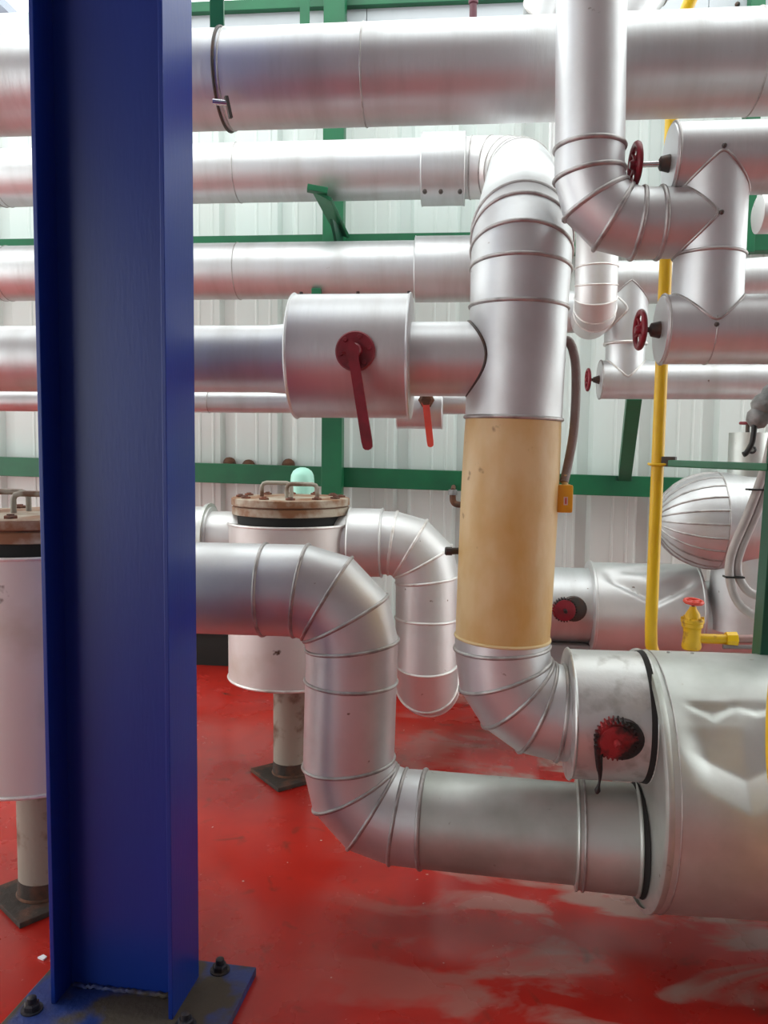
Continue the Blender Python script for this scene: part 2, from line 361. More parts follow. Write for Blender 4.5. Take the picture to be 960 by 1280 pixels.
# ---- green steel frame on the wall
def beam(label, a, b, wd, ht, m='green', name='girt', cat='beam', group=None):
    o = obj(name, bar(a, b, wd, ht, bev=0.003), m); return tag(o, label, cat, group)
def lv(p, z): return V((p.x, p.y, z))
GY = 5.10
a = at(10, 583, GY); b = at(800, 608, GY); dz = (b.z - a.z) / (b.x - a.x)
beam('green horizontal girt at eye level behind the lidded vessel', (-4.5, GY, a.z + dz * (-4.5 - a.x)), (3.0, GY, a.z + dz * (3.0 - a.x)), 0.10, 0.125)
gz = at(10, 301, GY).z
beam('green horizontal girt running just above the third pipe', (-4.5, GY, gz - 0.065), (3.0, GY, gz - 0.065), 0.10, 0.13)
tz = at(300, 15, GY).z
beam('green beam along the top of the flashing strip', (-2.75, GY - 0.02, tz), (0.78, GY - 0.02, tz - 0.0), 0.12, 0.06)
beam('thin green sill beam near the floor, left of the lidded vessel', (-4.5, GY, 0.30), (0.2, GY, 0.30), 0.10, 0.05)
PX = at(416, 560, 4.97)
beam('green upright post behind the red-levered valve jacket', (PX.x, 4.97, 0.0), (PX.x, 4.97, 4.40), 0.127, 0.10, name='wall_post', cat='post')
p = at(939, 146, 5.0)
beam('green upright post at the right edge behind the upper drum', (p.x, 5.0, gz - 0.16), (p.x, 5.0, 4.25), 0.08, 0.08, name='wall_post', cat='post')
t = thing('knee_brace', 'slanting green knee brace under the thin far drum', 'brace', at(786, 590, 5.03))
q0, q1 = at(793, 490, 4.25), at(781, 592, 5.03)
obj('arm', bar(q0, q1, 0.075, 0.10, bev=0.003), 'green', t)
obj('foot_weld', bar(q1 + V((-.05, .03, -.03)), q1 + V((.05, .03, -.03)), .03, .03, bev=.004), 'greendk', t)
# small brown washers / fixings along the girts
for px, py in ((286, 575), (310, 578), (360, 577)):
    c = at(px, py + 4, 5.17); o = obj('fixing_cap', lathe(c + V((0, 0.03, 0)), (0, -1, 0), [(0, .040), (.03, .040), (.036, .03)], 16), 'rust', None, 40)
    tag(o, {286: 'rusty round fixing cap on the girt, leftmost of three', 310: 'rusty round fixing cap on the girt, middle of three', 360: 'rusty round fixing cap on the girt next to the mint dome'}[px], 'cap', 'rusty caps on the girt')

# ================================================================== BLUE COLUMN
CFc = V((-0.877, 1.995, 0)); RZ = math.radians(-4.0)
Rz = Matrix.Rotation(RZ, 3, 'Z')
def cl(x, y, z): return CFc + Rz @ V((x, y, z))
t = thing('steel_column', 'glossy blue steel H-column on a bolted base plate', 'column', (CFc.x, CFc.y, 0))
HWc, HDc = 0.171, 0.087
for s in (-1, 1):
    obj('flange', box(cl(s * (HWc - 0.006), 0, 2.36), (0.012, 2 * HDc, 4.67), 0.002, RZ), 'blue', t)
obj('web', box(cl(0, 0.0, 2.36), (2 * HWc - 0.024, 0.009, 4.67), 0, RZ), 'blue', t)
bp_ = obj('base_plate', box(cl(0.03, -0.045, 0.0125), (0.57, 0.40, 0.025), 0.003, RZ), 'bluebase', t)
wv = []
for k in range(41):
    xx = -HWc + 0.02 + (2 * HWc - 0.04) * k / 40; wv.append(cl(xx, -0.010 + random.uniform(-.003, .003), 0.028 + random.uniform(-.002, .004)))
obj('weld_bead', tube(wv, 0.007, 6), 'bluebase', t, 60)
for px, py in ((275, 1207), (40, 1256), (232, 1276)):
    c = atz(px, py + 6, 0.025); bo = obj('anchor_nut', hexbolt(c, (0, 0, 1), 0.021, 0.020), 'boltdark', t)
    obj('bolt_end', lathe(c + V((0, 0, .018)), (0, 0, 1), [(0, .012), (.016, .012), (.019, .008)], 12), 'boltdark', bo, 40)
    obj('washer', lathe(c, (0, 0, 1), [(0, .028), (.004, .028)], 20), 'boltdark', bo)

# ================================================================== HORIZONTAL PIPES ALONG THE WALL
def hrun(name, label, Y, x0, x1, yc, seams, dpx, m='alux', b=0.004, cat='pipe', xr=None, end_cap=(False, False)):
    """level run parallel to the wall; yc measured at pixel xr"""
    c = at(xr, yc, Y); z = c.z; r = rad(dpx, c)
    A = at(x0, yc, Y); B = at(x1, yc, Y)
    t = thing(name, label, cat, (0.5 * (A.x + B.x), Y, z - r))
    pts = [V((A.x, Y, z))] + [V((at(s, yc, Y).x, Y, z)) for s in seams] + [V((B.x, Y, z))]
    run(t, pts, r, m, b=b, capends=end_cap); return t, z, r
# 1 top big pipe
Y1 = 2.60
t1, z1, r1 = hrun('insulated_pipe', 'largest silver pipe crossing the top of the view', Y1, -600, 1500, 95, (288, 457, 940), 116, xr=450, b=0.003)
# hanger: strap, band, bolt
xs = at(281, 60, Y1).x
h = thing('pipe_hanger', 'green strap hanger with dark band holding the top pipe', 'hanger', (xs, Y1, z1 + r1))
sp0 = at(278, 52, Y1 - 0.1); 
obj('strap', bar((xs - 0.015, Y1 - 0.03, z1 + r1 - 0.03), (xs - 0.02, Y1 - 0.03, z1 + r1 + 0.9), 0.045, 0.012, up=(0, 1, 0), bev=0.002), 'green', h)
obj('band', bead((xs + 0.004, Y1, z1), (1, 0, 0), (1, 0, 0), r1 + 0.003, 0.0045), 'dsteel', h, 60)
bc = at(266, 127, Y1 - 0.155)
obj('clamp_bolt', rod(bc, bc + V((0.045, 0.01, -0.002)), 0.009, 10), 'chrome', h, 40)
obj('clamp_ear', bar(bc + V((.040, .004, .016)), bc + V((.052, .012, -.045)), 0.012, 0.010), 'dsteel', h)
s_ = obj('hanging_strap', bar(at(381, -30, 4.7), at(381, 60, 4.7), 0.055, 0.012, up=(0, 1, 0)), 'green'); tag(s_, 'thin green strap hanging behind the top pipe, right of the banded hanger', 'strap')
# 2 second pipe with sleeve, elbow and inclined arm down to the riser
Y2 = 4.30
c2 = at(450, 213, Y2); z2 = c2.z; r2 = rad(71, c2)
def X(px, Y, py=400): return at(px, py, Y).x
t = thing('insulated_pipe', 'second silver pipe from the top, ending at the riser elbow', 'pipe', (-1, Y2, z2 - r2))
run(t, [(X(-500, Y2, 213), Y2, z2), (X(2, Y2, 213), Y2, z2), (X(9, Y2, 213), Y2, z2), (X(299, Y2, 213), Y2, z2), (X(530, Y2, 213), Y2, z2)], r2, 'alux', b=0.003, bm='bead')
t = thing('joint_sleeve', 'short riveted sleeve on the second pipe beside the riser elbow', 'sleeve', (X(555, Y2, 213), Y2, z2 - r2 * 1.2))
sa, sb = V((X(527, Y2, 213), Y2, z2 - 0.004)), V((X(582, Y2, 213), Y2, z2 - 0.004))
obj('shell', sleeve(sa, sb, rad(85, c2), 0.004), 'alux', t, 40)
for px in (531, 551, 575):
    c = at(px, 239, Y2 - rad(85, c2) * 0.86); obj('rivet', lathe(c + V((0, .012, 0)), (0, -1, 0), [(0, .012), (.014, .011), (.02, .005)], 8), 'dsteel', t)
# 3 third pipe
Y3 = 4.30
t3, z3, r3 = hrun('insulated_pipe', 'third silver pipe from the top, behind the red-levered valve jacket', Y3, -500, 640, 338, (4, 12, 299), 69, xr=420, b=0.003)
t = thing('joint_sleeve', 'wider sleeve on the third pipe against the riser', 'sleeve', (X(555, Y3, 338), Y3, z3 - r3 * 1.15))
obj('shell', sleeve((X(519, Y3, 338), Y3, z3), (X(640, Y3, 338), Y3, z3), rad(80, at(550, 338, Y3)), 0.003), 'alux', t, 40)
# pipe clip bracket for pipe 2 on the post
t = thing('pipe_bracket', 'green bent bracket arm gripping the second pipe from below', 'bracket', at(429, 300, 4.93))
e0, e1, e2 = at(427, 292, 4.92), at(402, 243, 4.06), at(384, 235, 4.04)
obj('arm', bar(e0, e1, 0.105, 0.018, up=(0.5, 0, 1), bev=0.003), 'green', t)
obj('gusset', prism([e0 + V((0, 0, .02)), e0 + V((-.02, 0, -.16)), e1 + V((0, .25, -.05))], (0, 0, 0), (0.015, 0, 0)), 'greendk', t)
obj('lip', bar(e1 + V((0.03, 0, 0.012)), e2, 0.05, 0.03, bev=0.003), 'green', t)
t = thing('pipe_cradle', 'small green cradle under the third pipe behind the valve jacket', 'bracket', at(395, 372, 4.1))
e = at(395, 366, Y3 - r3 * 0.8)
obj('cradle_plate', bar(e, V((PX.x, 4.95, e.z - 0.03)), 0.05, 0.05, bev=0.004), 'green', t)

# ================================================================== RISER
YR = 2.42
pa, pb = at(651, 330, YR), at(628, 796, YR)
rR = rad(119, at(640, 600, YR))
dR = (pb - pa).normalized()
def onR(py):
    return pa + (pb - pa) * ((py - 330) / (796 - 330))
t = thing('insulated_riser', 'silver riser pipe with a bare yellow foam section in the middle', 'pipe', pb + V((0, 0, -0.4)))
RISER = t
c_h = at(712, 891, YR)            # elbow exit height
corner = pb + dR * ((pb.z - c_h.z) / -dR.z)
elb = arc(pb, corner, V((corner.x + 1, YR, c_h.z)), rR * 1.25, 4)
exitp = V((X(712, YR, 891), YR, c_h.z))
# upper inclined arm
ptop = onR(300)
armend = V((X(651, Y2, 213), Y2, z2))
up = arc(pa, ptop, armend, 0.135, 3)
ps = [onR(383), pa] + up[1:] 
path = [onR(519), onR(383)] + up
adir = (armend - up[-1]).normalized()
near2 = armend - adir * 0.42
path.append(near2)
radU = [rR, rR] + [rR * 1.02 + (r2 * 1.05 - rR * 1.02) * 0.12 * k for k in range(len(up))] + [r2 * 1.06]
run(t, path, radU, 'alu', b=0.0062)
# second elbow to the left into pipe 2
el2 = arc(near2 - adir * 0.3, armend, V((armend.x - 1, Y2, z2)), 0.24, 4)
endl = V((X(578, Y2, 213), Y2, z2))
t2 = thing('pipe_elbow', 'bright gored elbow joining the second pipe to the riser top', 'elbow', (armend.x, Y2, z2 - r2))
run(t2, [near2] + el2 + [endl], [r2 * 1.05] + [r2 * 1.02] * (len(el2)) + [r2], 'pale', b=0.004)
# foam, lower elbow
fo = obj('foam_section', lathe(onR(517), dR, [((onR(k) - onR(517)).length, rR * q) for k, q in ((517, .985), (540, 1.0), (580, 1.012), (640, 1.015), (700, 1.012), (770, 1.003), (796, .995))], 56, True), 'foam', t, 40)
fo['label'] = 'bare yellow foam insulation without its jacket'
obj('foam_lip', bead(onR(796), dR, dR, rR * 0.995, 0.005), 'foamrim', fo, 60)
obj('seam_bead', bead(onR(519), dR, dR, rR, 0.006), 'bead', fo, 60)
lo = [onR(796), elb[0] + dR * -0.015] + elb[1:] + [exitp]
run(t, lo, rR, 'alu', b=0.0062)
# nipple on the foam section
c = at(580, 689, YR); n_ = thing('stub_nipple', 'short dark threaded nipple on the left of the foam section', 'nipple', c)
obj('barrel', rod(c + V((0.02, 0.02, 0)), at(563, 689, YR), 0.0105, 12), 'dsteel', n_, 40)
obj('end_cap', lathe(at(565, 689, YR), V((-1, 0, 0)), [(0, .013), (.018, .013), (.022, .010)], 8), 'dsteel', n_)

# ================================================================== PIPE 4 + LEVER VALVE
Y4 = YR
c4 = at(300, 449, Y4); z4 = c4.z; r4 = rad(83, c4)
t = thing('insulated_pipe', 'silver pipe at mid height leading into the red-levered valve jacket', 'pipe', (-1, Y4, z4 - r4))
run(t, [(X(-600, Y4, 449), Y4, z4), (X(150, Y4, 449), Y4, z4), (X(335, Y4, 449), Y4, z4), (X(372, Y4, 449), Y4, z4)], [r4, r4, r4 * 0.99, r4 * 1.06], 'alux', b=0.003, nobead=(2,))
neck = thing('branch_pipe', 'short silver branch between the valve jacket and the riser', 'pipe', (X(560, Y4, 449), Y4, z4 - r4))
rn = rad(92, at(560, 449, Y4))
xr_ = onR(449).x
obj('jacket_section', lathe((X(512, Y4, 449), Y4, z4), (1, 0, 0), [(0, rn), (xr_ - X(512, Y4, 449), rn)], 56), 'alux', neck, 40)
obj('saddle_bead', saddle((xr_, Y4, z4), rn, rR * 1.004, -1, (1, 0, 0), (0, 0, 1), 0.0045), 'dsteel', neck, 60)
t = thing('valve_jacket', 'wide round valve jacket with long dark-red lever', 'valve', (X(441, Y4, 449), Y4, z4 - 0.2))
rv = rad(152, at(441, 446, Y4)); xa, xb = X(369, Y4, 446), X(515, Y4, 446)
zv = at(441, 446, Y4).z
obj('shell', sleeve((xa, Y4, zv), (xb, Y4, zv), rv, 0.005), 'alux', t, 40)
for px in (379, 449, 512):
    c = at(px, 369, Y4); obj('screw', lathe((c.x, Y4 - 0.03, zv + rv - 0.004), (0, 0, 1), [(0, .006), (.008, .005)], 8), 'dsteel', t)
yf = Y4 - rv
bc = at(444, 439, yf - 0.004)
fd = obj('flange_disc', lathe(bc + V((0, 0.05, 0)), (0, -1, 0), [(0, .056), (.052, .056), (.058, .052)], 40), 'red', t, 30)
for k in range(6):
    a = k * math.pi / 3 + .2; obj('disc_bolt', hexbolt(bc + V((math.cos(a) * .041, -.007, math.sin(a) * .041)), (0, -1, 0), .007, .007), 'red', fd)
obj('spindle', lathe(bc, (0, -1, 0), [(0, .022), (.03, .020), (.034, .016)], 16), 'red', t, 40)
l0, l1 = at(440, 437, yf - 0.04), at(459, 556, yf - 0.055)
ld = (l1 - l0).normalized(); sdx = ld.cross(V((0, -1, 0))).normalized()
def lever(t, l0, l1, w0, w1, th, m):
    ld = (l1 - l0).normalized(); sd = ld.cross(V((0, -1, 0))).normalized(); L = (l1 - l0).length
    poly = [l0 - ld * w0 * 1.5, l0 - ld * w0 * 0.3 + sd * w0, l0 + ld * L * .12 + sd * w0 * .72] + [l1 + sd * w1 - ld * .01]
    poly += [l1 + sd * w1 * math.cos(a) + ld * w1 * math.sin(a) for a in (0.5, 1.0, 1.57, 2.14, 2.64)]
    poly += [l1 - sd * w1 - ld * .01, l0 + ld * L * .12 - sd * w0 * .72, l0 - ld * w0 * .3 - sd * w0]
    return obj('lever', prism(poly, (0, 0, 0), (0, th, 0)), m, t)
lever(t, l0, l1, 0.019, 0.015, 0.012, 'red')
obj('stop_pin', rod(at(428, 440, yf - 0.03), at(434, 441, yf - 0.03), 0.006, 8), 'red', t)

# ================================================================== SMALL PIPE BEHIND, WITH ORANGE LEVER
Y5 = 3.0
c5 = at(300, 503, Y5); z5 = c5.z; r5 = rad(26, c5)
t = thing('insulated_pipe', 'slim silver pipe half hidden below the mid-height pipe', 'pipe', (-0.6, Y5, z5 - r5))
run(t, [(X(-500, Y5, 503), Y5, z5), (X(262, Y5, 503), Y5, z5), (X(500, Y5, 503), Y5, z5), (X(640, Y5, 503), Y5, z5)], r5, 'alux', b=0.002, nobead=(2,))
t = thing('valve_sleeve', 'small valve sleeve with orange-red lever beside the riser', 'valve', (X(525, Y5, 512), Y5, z5 - 0.1))
zc5 = at(525, 513, Y5).z; rs5 = rad(45, c5)
obj('shell', sleeve((X(496, Y5, 513), Y5, zc5), (X(554, Y5, 513), Y5, zc5), rs5, 0.003), 'alux', t, 40)
q = at(533, 500, Y5 - rs5 - 0.03)
obj('spindle', rod(q + V((0, 0.05, 0)), q + V((0, -0.02, 0)), 0.016, 12), 'rust', t, 40)
obj('lever_head', lathe(q + V((0, -.004, 0)), (0, -1, 0), [(0, .03), (.008, .028), (.014, .018)], 6), 'rust', t)
lever(t, at(532, 502, Y5 - rs5 - 0.045), at(538, 555, Y5 - rs5 - 0.06), 0.017, 0.012, 0.009, 'redbright')

# ================================================================== LIDDED STRAINER VESSELS
def strainer(label, cx, cy, zl, zb, R, face, hand):
    t = thing('strainer_vessel', label, 'vessel', (cx, cy, 0))
    zt = zl - 0.115
    body = obj('body', lathe((cx, cy, zb), (0, 0, 1), [(0, R * .3), (0, R), (zt - zb, R), (zt - zb, R * .6)], 56), 'vessel', t, 40)
    obj('rim_bead', torus((cx, cy, zb), (0, 0, 1), R, 0.006, 56, 6), 'beadp', body, 60)
    obj('rim_bead', torus((cx, cy, zt), (0, 0, 1), R, 0.006, 56, 6), 'beadp', body, 60)
    obj('neck', lathe((cx, cy, zt - 0.02), (0, 0, 1), [(0, R * .85), (0.06, R * .85)], 40), 'gap', t, 40)  # collar coloured black as the dark gap below the flange
    obj('flange_ring', lathe((cx, cy, zl - 0.075), (0, 0, 1), [(0, R * .90), (.003, R * .935), (.033, R * .935), (.036, R * .92)], 56), 'lid', t, 30)
    obj('gasket', lathe((cx, cy, zl - 0.040), (0, 0, 1), [(0, R * .915), (.006, R * .915)], 56), 'rust', t, 30)
    obj('lid', lathe((cx, cy, zl - 0.034), (0, 0, 1), [(0, R * .93), (.003, R * .945), (.030, R * .945), (.034, R * .92)], 56), 'lid', t, 30)
    for k in range(12):
        a = 2 * math.pi * k / 12 + .2; p = V((cx + math.cos(a) * R * .80, cy + math.sin(a) * R * .80, zl))
        bo = obj('lid_bolt', hexbolt(p, (0, 0, 1), 0.021, 0.009), 'lidbolt', t)
        obj('stud', rod(p + V((0, 0, .006)), p + V((0, 0, .013)), .011, 8), 'lidbolt', bo)
    for (hx, hy, hl) in hand:
        a = V((cx + hx - hl / 2, cy + hy, zl)); b_ = a + V((hl, 0, 0)); u = V((0, 0, .062)); s = V((.022, 0, 0))
        pts = [a, a + u * .7, a + u * .92 + s * .3, a + u + s, b_ + u - s, b_ + u * .92 - s * .3, b_ + u * .7, b_]
        obj('lid_handle', tube(pts, 0.0095, 8), 'post', t, 60)
    pr = 0.078
    po = obj('support_post', lathe((cx, cy, 0.01), (0, 0, 1), [(0, pr), (zb + 0.03, pr)], 32), 'post', t, 40)
    rz = math.radians(face)
    obj('base_plate', box((cx, cy, 0.009), (0.27, 0.27, 0.018), 0.003, rz), 'postplate', t)
    obj('corroded_foot', lathe((cx, cy, 0.012), (0, 0, 1), [(0, pr + .003), (.05, pr + .002), (.062, pr)], 32), 'postplate', po, 40)
    obj('weld_collar', torus((cx, cy, 0.02), (0, 0, 1), pr, 0.008, 32, 6), 'rust', po, 60)
    return t
T2 = V((-0.752, 3.52, 0)); ZL = at(357, 624, 3.52).z
strainer('rusty-lidded cylindrical vessel standing behind the near U-bend pipe', T2.x, T2.y, ZL + 0.01, 0.475, 0.278, 41, ((-0.07, 0.02, 0.135), (0.065, -0.075, 0.135)))
T1 = V((-1.36, 2.45, 0))
strainer('rusty-lidded vessel at the left edge, partly behind the blue column', T1.x, T1.y, at(20, 644, 2.45).z + 0.01, 0.455, 0.275, 52, ((0.02, -0.03, 0.15), (-0.12, 0.06, 0.13)))
# U2 : far U-bend from vessel 2 to the right and down, then away
YU = 3.52
cu = at(500, 679, YU); zu = cu.z; ru = rad(79, cu)
vx = X(534, YU, 760); 
zlow = at(535, 868, YU).z
t = thing('insulated_pipe', 'smaller U-bend pipe with bright seams between vessel and riser', 'pipe', (vx, YU, zlow - ru))
top = arc((T2.x, YU, zu), (vx, YU, zu), (vx, YU, zlow), ru * 1.12, 3)
bot = arc((vx, YU, zu), (vx, YU, zlow), (vx + 0.05, YU + 1, zlow), ru * 1.05, 2)
run(t, [(X(476, YU, 679), YU, zu)] + top + [(vx, YU, at(535, 772, YU).z)] + bot + [V((vx + .08, YU + 1.2, zlow))], ru, 'pale', bm='beadp', b=0.0062)
t = thing('joint_sleeve', 'pale sleeve where the smaller U-bend leaves the vessel', 'sleeve', (X(458, YU, 679), YU, zu - ru))
obj('shell', sleeve((X(436, YU, 679), YU, zu), (X(479, YU, 679), YU, zu), ru * 1.08, 0.005), 'pale', t, 40)
obj('collar', lathe((X(415, YU, 679), YU, zu), (1, 0, 0), [(0, ru * .96), (.12, ru * .96)], 48), 'pale', t, 40)
zi = at(262, 672, YU).z
t = thing('inlet_pipe', 'stub of pipe entering the vessel from behind the blue column', 'pipe', (X(250, YU, 672), YU, zi - ru))
obj('jacket_section', lathe((X(180, YU, 672), YU, zi), (1, 0, 0), [(0, ru), (X(266, YU, 672) - X(180, YU, 672), ru)], 48), 'pale', t, 40)
obj('rolled_collar', lathe((X(258, YU, 672), YU, zi), (1, 0, 0), [(0, ru), (.003, ru * 1.1), (.02, ru * 1.12), (.024, ru * .9)], 48), 'old', t, 40)
obj('neck', lathe((X(262, YU, 672), YU, zi), (1, 0, 0), [(0, ru * .86), (.22, ru * .86)], 48), 'pale', t, 40)
# mint dome behind the lid
c = at(378, 600, 3.98); t = thing('beacon_lamp', 'pale mint dome standing behind the rusty lid', 'lamp', (c.x, c.y, 0))
obj('dome', lathe((c.x, c.y, c.z - .12), (0, 0, 1), [(0, .060), (.12, .060), (.145, .057), (.165, .047), (.178, .030), (.184, .012)], 32), 'mint', t, 40)
obj('pole', rod((c.x, c.y, 0), (c.x, c.y, c.z - .11), 0.03, 16), 'post', t, 40)

# ================================================================== NEAR U-BEND (LEFT RUN, DROP, BOTTOM RUN)
YN = 2.50
cn = at(300, 736, YN); zn = cn.z; rN = rad(114, cn)
vt = at(442, 736, YN); vb = at(434, 1014, YN)
A0 = V((-1.12, YN, zn)); Vt = V((vt.x, YN, zn)); Vb = V((vb.x, YN, vb.z))
Ee = atz(812, 1050, vb.z)
t = thing('insulated_pipe', 'thick silver U-bend pipe in front, dropping to the bottom run', 'pipe', (Vb.x, YN, vb.z - rN))
top = arc(A0, Vt, Vb, rN * 1.12, 3); bot = arc(Vt, Vb, Ee, rN * 1.12, 3)
dv = (Vb - Vt).normalized()
mid = [Vt + dv * ((Vt.z - at(440, yy, YN).z) / -dv.z) for yy in (850,)]
ebd = (Ee - Vb).normalized()
def onE(px):
    a, b_ = Vb, Ee
    lo, hi = 0.0, 1.2
    for _ in range(40):
        m_ = (lo + hi) / 2; q = a + (b_ - a) * m_ - EYE; xx = 480 + F * q.dot(CX) / q.dot(CF)
        if xx < px: lo = m_
        else: hi = m_
    return a + (b_ - a) * lo
pth = [A0, onE(0) if False else V((X(331, YN, 736), YN, zn))] + top + mid + bot + [onE(529), onE(726)]
nb = len(pth)
run(t, pth, [rN] * (nb - 2) + [rN * 1.01, rN * 1.01], 'alu', b={nb - 2: 0.008}, bm='bead', mats=['alu'] * (nb - 2) + ['old'])
t = thing('joint_sleeve', 'plain sleeve at the end of the bottom pipe under the gear', 'sleeve', onE(768) - V((0, 0, rN)))
obj('shell', sleeve(onE(718), onE(797), rad(131, onE(770)), 0.006), 'old', t, 40)
obj('band', bead(onE(728), ebd, ebd, rad(131, onE(770)) + .002, 0.004), 'bead', t, 60)

# ================================================================== GEARED SLEEVE + DENTED DRUM
zs = c_h.z
rs_ = rad(158, at(765, 893, YR))
zs2 = at(765, 893, YR).z
t = thing('geared_sleeve', 'scuffed valve sleeve with greasy black gear, left of the drum', 'valve', (X(765, YR, 893), YR, zs2 - rs_))
xa, xb = X(707, YR, 893), X(806, YR, 893)
obj('shell', sleeve((xa, YR, zs2), (xb, YR, zs2), rs_, 0.006), 'scuff', t, 40)
gc = at(769, 922, YR - rs_ * 0.985)
gdir = V((0.0, -1, -0.16)).normalized()
g0 = gc + gdir * 0.022
obj('grease_patch', lathe(gc + V((.020, 0, -.006)) - gdir * .03, gdir, [(0, .060), (.034, .060), (.040, .052), (.041, .0)], 30, False), 'grease', t, 40)
gearwheel(t, g0, -gdir, 0.060, 0.040, 28, 'redgear')
obj('face_plate', lathe(g0 - gdir * .002, gdir, [(0, .046), (.006, .046), (.008, .040)], 30), 'redgear', t, 40)
drip = [at(748, 932, YR - rs_ - .004), at(749, 955, YR - rs_ * .985), at(750, 972, YR - rs_ * .96 - .004), at(746, 992, YR - rs_ * .94 - .01)]
obj('grease_drip', tube(bezpts(drip, 5), [.013 - .0006 * k for k in range(8)] + [.007, .006, .005, .004, .004, .006, .009, .004][:8], 8), 'grease', t, 60)
# drum
YD = 2.45
cd = at(860, 972, YD); zd = cd.z; rD = rad(326, cd) * 0.955; x0 = X(793, YD, 972)
t = thing('dented_drum', 'big dented silver drum jacket at the lower right', 'vessel', (x0 + 0.5, YD, zd - rD))
NS, NA = 150, 300; LEN = 1.1
vs, fs = [], []
def g(x, s): return math.exp(-(x / s) ** 2)
def sst(e0, e1, x):
    k = max(0, min(1, (x - e0) / (e1 - e0))); return k * k * (3 - 2 * k)
def dent(s, th):
    # th: 0 faces the camera, positive towards the top
    d = 0.0
    edge = 0.37 - 1.25 * (s - 0.04) if s < 0.215 else 0.151 + 1.3 * (s - 0.215)   # the long crease
    if 0.03 < s < 0.60:
        m_ = sst(0.03, 0.13, s) * (1 - sst(0.27, 0.55, s))
        if th > edge: d += -0.034 * m_ * (1 - sst(edge + .22, edge + 0.70, th)) * min(1, (th - edge) / 0.24)
    u = s - 0.15; v = th - 0.86
    k1 = max(0, min(1, (v + 0.07 - abs(u) * 1.5) / 0.06)) * (1 - sst(0.02, 0.10, v)) * (1 - sst(.06, .085, abs(u)))
    d += -0.014 * k1
    d += 0.004 * g(u, 0.06) * g(v + 0.12, 0.04)
    u2 = s - 0.262; k2_ = max(0, min(1, (v + 0.02 - abs(u2) * .8) / 0.04)) * (1 - sst(0.02, 0.13, v)) * (1 - sst(.05, .08, abs(u2)))
    d += -0.009 * k2_
    d += -0.006 * g(s - 0.08, 0.07) * g(th - 1.15, 0.18) + 0.004 * g(s - 0.33, 0.1) * g(th - 1.1, 0.15)
    d += 0.0022 * math.sin(9 * s + 4 * th) * g(th - 0.5, 0.7)
    return d
for i in range(NS + 1):
    s = 0.022 + (LEN - 0.022) * i / NS
    for k in range(NA):
        a = 2 * math.pi * k / NA; th = a if a <= math.pi else a - 2 * math.pi
        r = rD + dent(s, th)
        vs.append(V((x0 + s, YD - r * math.cos(th), zd + r * math.sin(th))))
for i in range(NS):
    for k in range(NA):
        k2 = (k + 1) % NA; fs.append((i * NA + k, (i + 1) * NA + k, (i + 1) * NA + k2, i * NA + k2))
obj('shell', (vs, fs), 'dent', t, 50)
obj('rolled_rim', lathe((x0, YD, zd), (1, 0, 0), [(0, rD * .97), (.001, rD - .004), (.006, rD + .004), (.014, rD + .005), (.024, rD), (.026, rD - .01)], 96, False), 'old', t, 50)
obj('end_plate', lathe((x0 + .012, YD, zd), (1, 0, 0), [(0, rD * .98), (.006, rD * .98)], 72), 'old', t, 40)
obj('rim_seam', bead((x0 + .040, YD, zd), (1, 0, 0), (1, 0, 0), rD + .0005, 0.0022, 96), 'bead', t, 60)
obj('gap_shade_ring', lathe((x0 - 0.006, YR, zs2), (1, 0, 0), [(0, rs_ * 1.01), (.016, rs_ * 1.025)], 60), 'gap', t, 40)  # black ring draws the shaded gap between sleeve and drum
obj('gap_shade_ring', lathe((x0 - 0.008, onE(797).y, onE(797).z), (1, 0, 0), [(0, rN * 1.08), (.018, rN * 1.14)], 60), 'gap', t, 40)  # same painted gap shade at the lower sleeve
for px in (838, 868):
    c = at(px, 808, YD); obj('screw', lathe((c.x, YD + .02, zd + rD - .004), (0, 0, 1), [(0, .006), (.008, .005)], 8), 'bead', t)

# ================================================================== UPPER RIGHT: NEAR TEE ASSEMBLY
YA = 2.25
def tee(vx_px, Y, up_y, lo_y, dup, xu, xl, far):
    pass
cU, cL = at(900, 198, YA), at(900, 412, YA); rA = rad(86, at(880, 300, YA))
zU, zL = cU.z, cL.z
xv = X(887, YA, 300)
t = thing('pipe_drum', 'upper stubby insulated drum with red handwheel, top right', 'drum', (X(900, YA), YA, zU - rA))
obj('shell', lathe((X(838, YA, 198), YA, zU), (1, 0, 0), [(0, rA * .93), (.004, rA), (.9, rA)], 56), 'alux', t, 40)
obj('end_plate', lathe((X(838, YA, 198) - .003, YA, zU), (1, 0, 0), [(0, rA * .95), (.006, rA * .97)], 56), 'alu', t, 40)
obj('rim_bead', bead((X(838, YA, 198) + .004, YA, zU), (1, 0, 0), (1, 0, 0), rA, 0.004), 'bead', t, 60)
obj('gland', lathe((X(838, YA, 198) - .03, YA, zU - .01), (1, 0, 0), [(0, .010), (.004, .018), (.03, .024), (.04, .024)], 14), 'dsteel', t, 40)
hw = thing('handwheel', 'red handwheel on the stem of the upper drum', 'handwheel', (X(793, YA, 204), YA, at(793, 204, YA).z - .056))
handwheel(hw, (X(794, YA, 204), YA, zU - .012), (1, 0.05, 0), 0.052, (X(836, YA, 204), YA, zU - .010))
t = thing('pipe_drum', 'lower stubby insulated drum with red handwheel, right of the riser', 'drum', (X(900, YA), YA, zL - rA))
obj('shell', lathe((X(826, YA, 412), YA, zL), (1, 0, 0), [(0, rA * .93), (.004, rA), (.95, rA)], 56), 'alux', t, 40)
obj('end_plate', lathe((X(826, YA, 412) - .003, YA, zL), (1, 0, 0), [(0, rA * .95), (.006, rA * .97)], 56), 'alu', t, 40)
obj('rim_bead', bead((X(826, YA, 412) + .004, YA, zL), (1, 0, 0), (1, 0, 0), rA, 0.004), 'bead', t, 60)
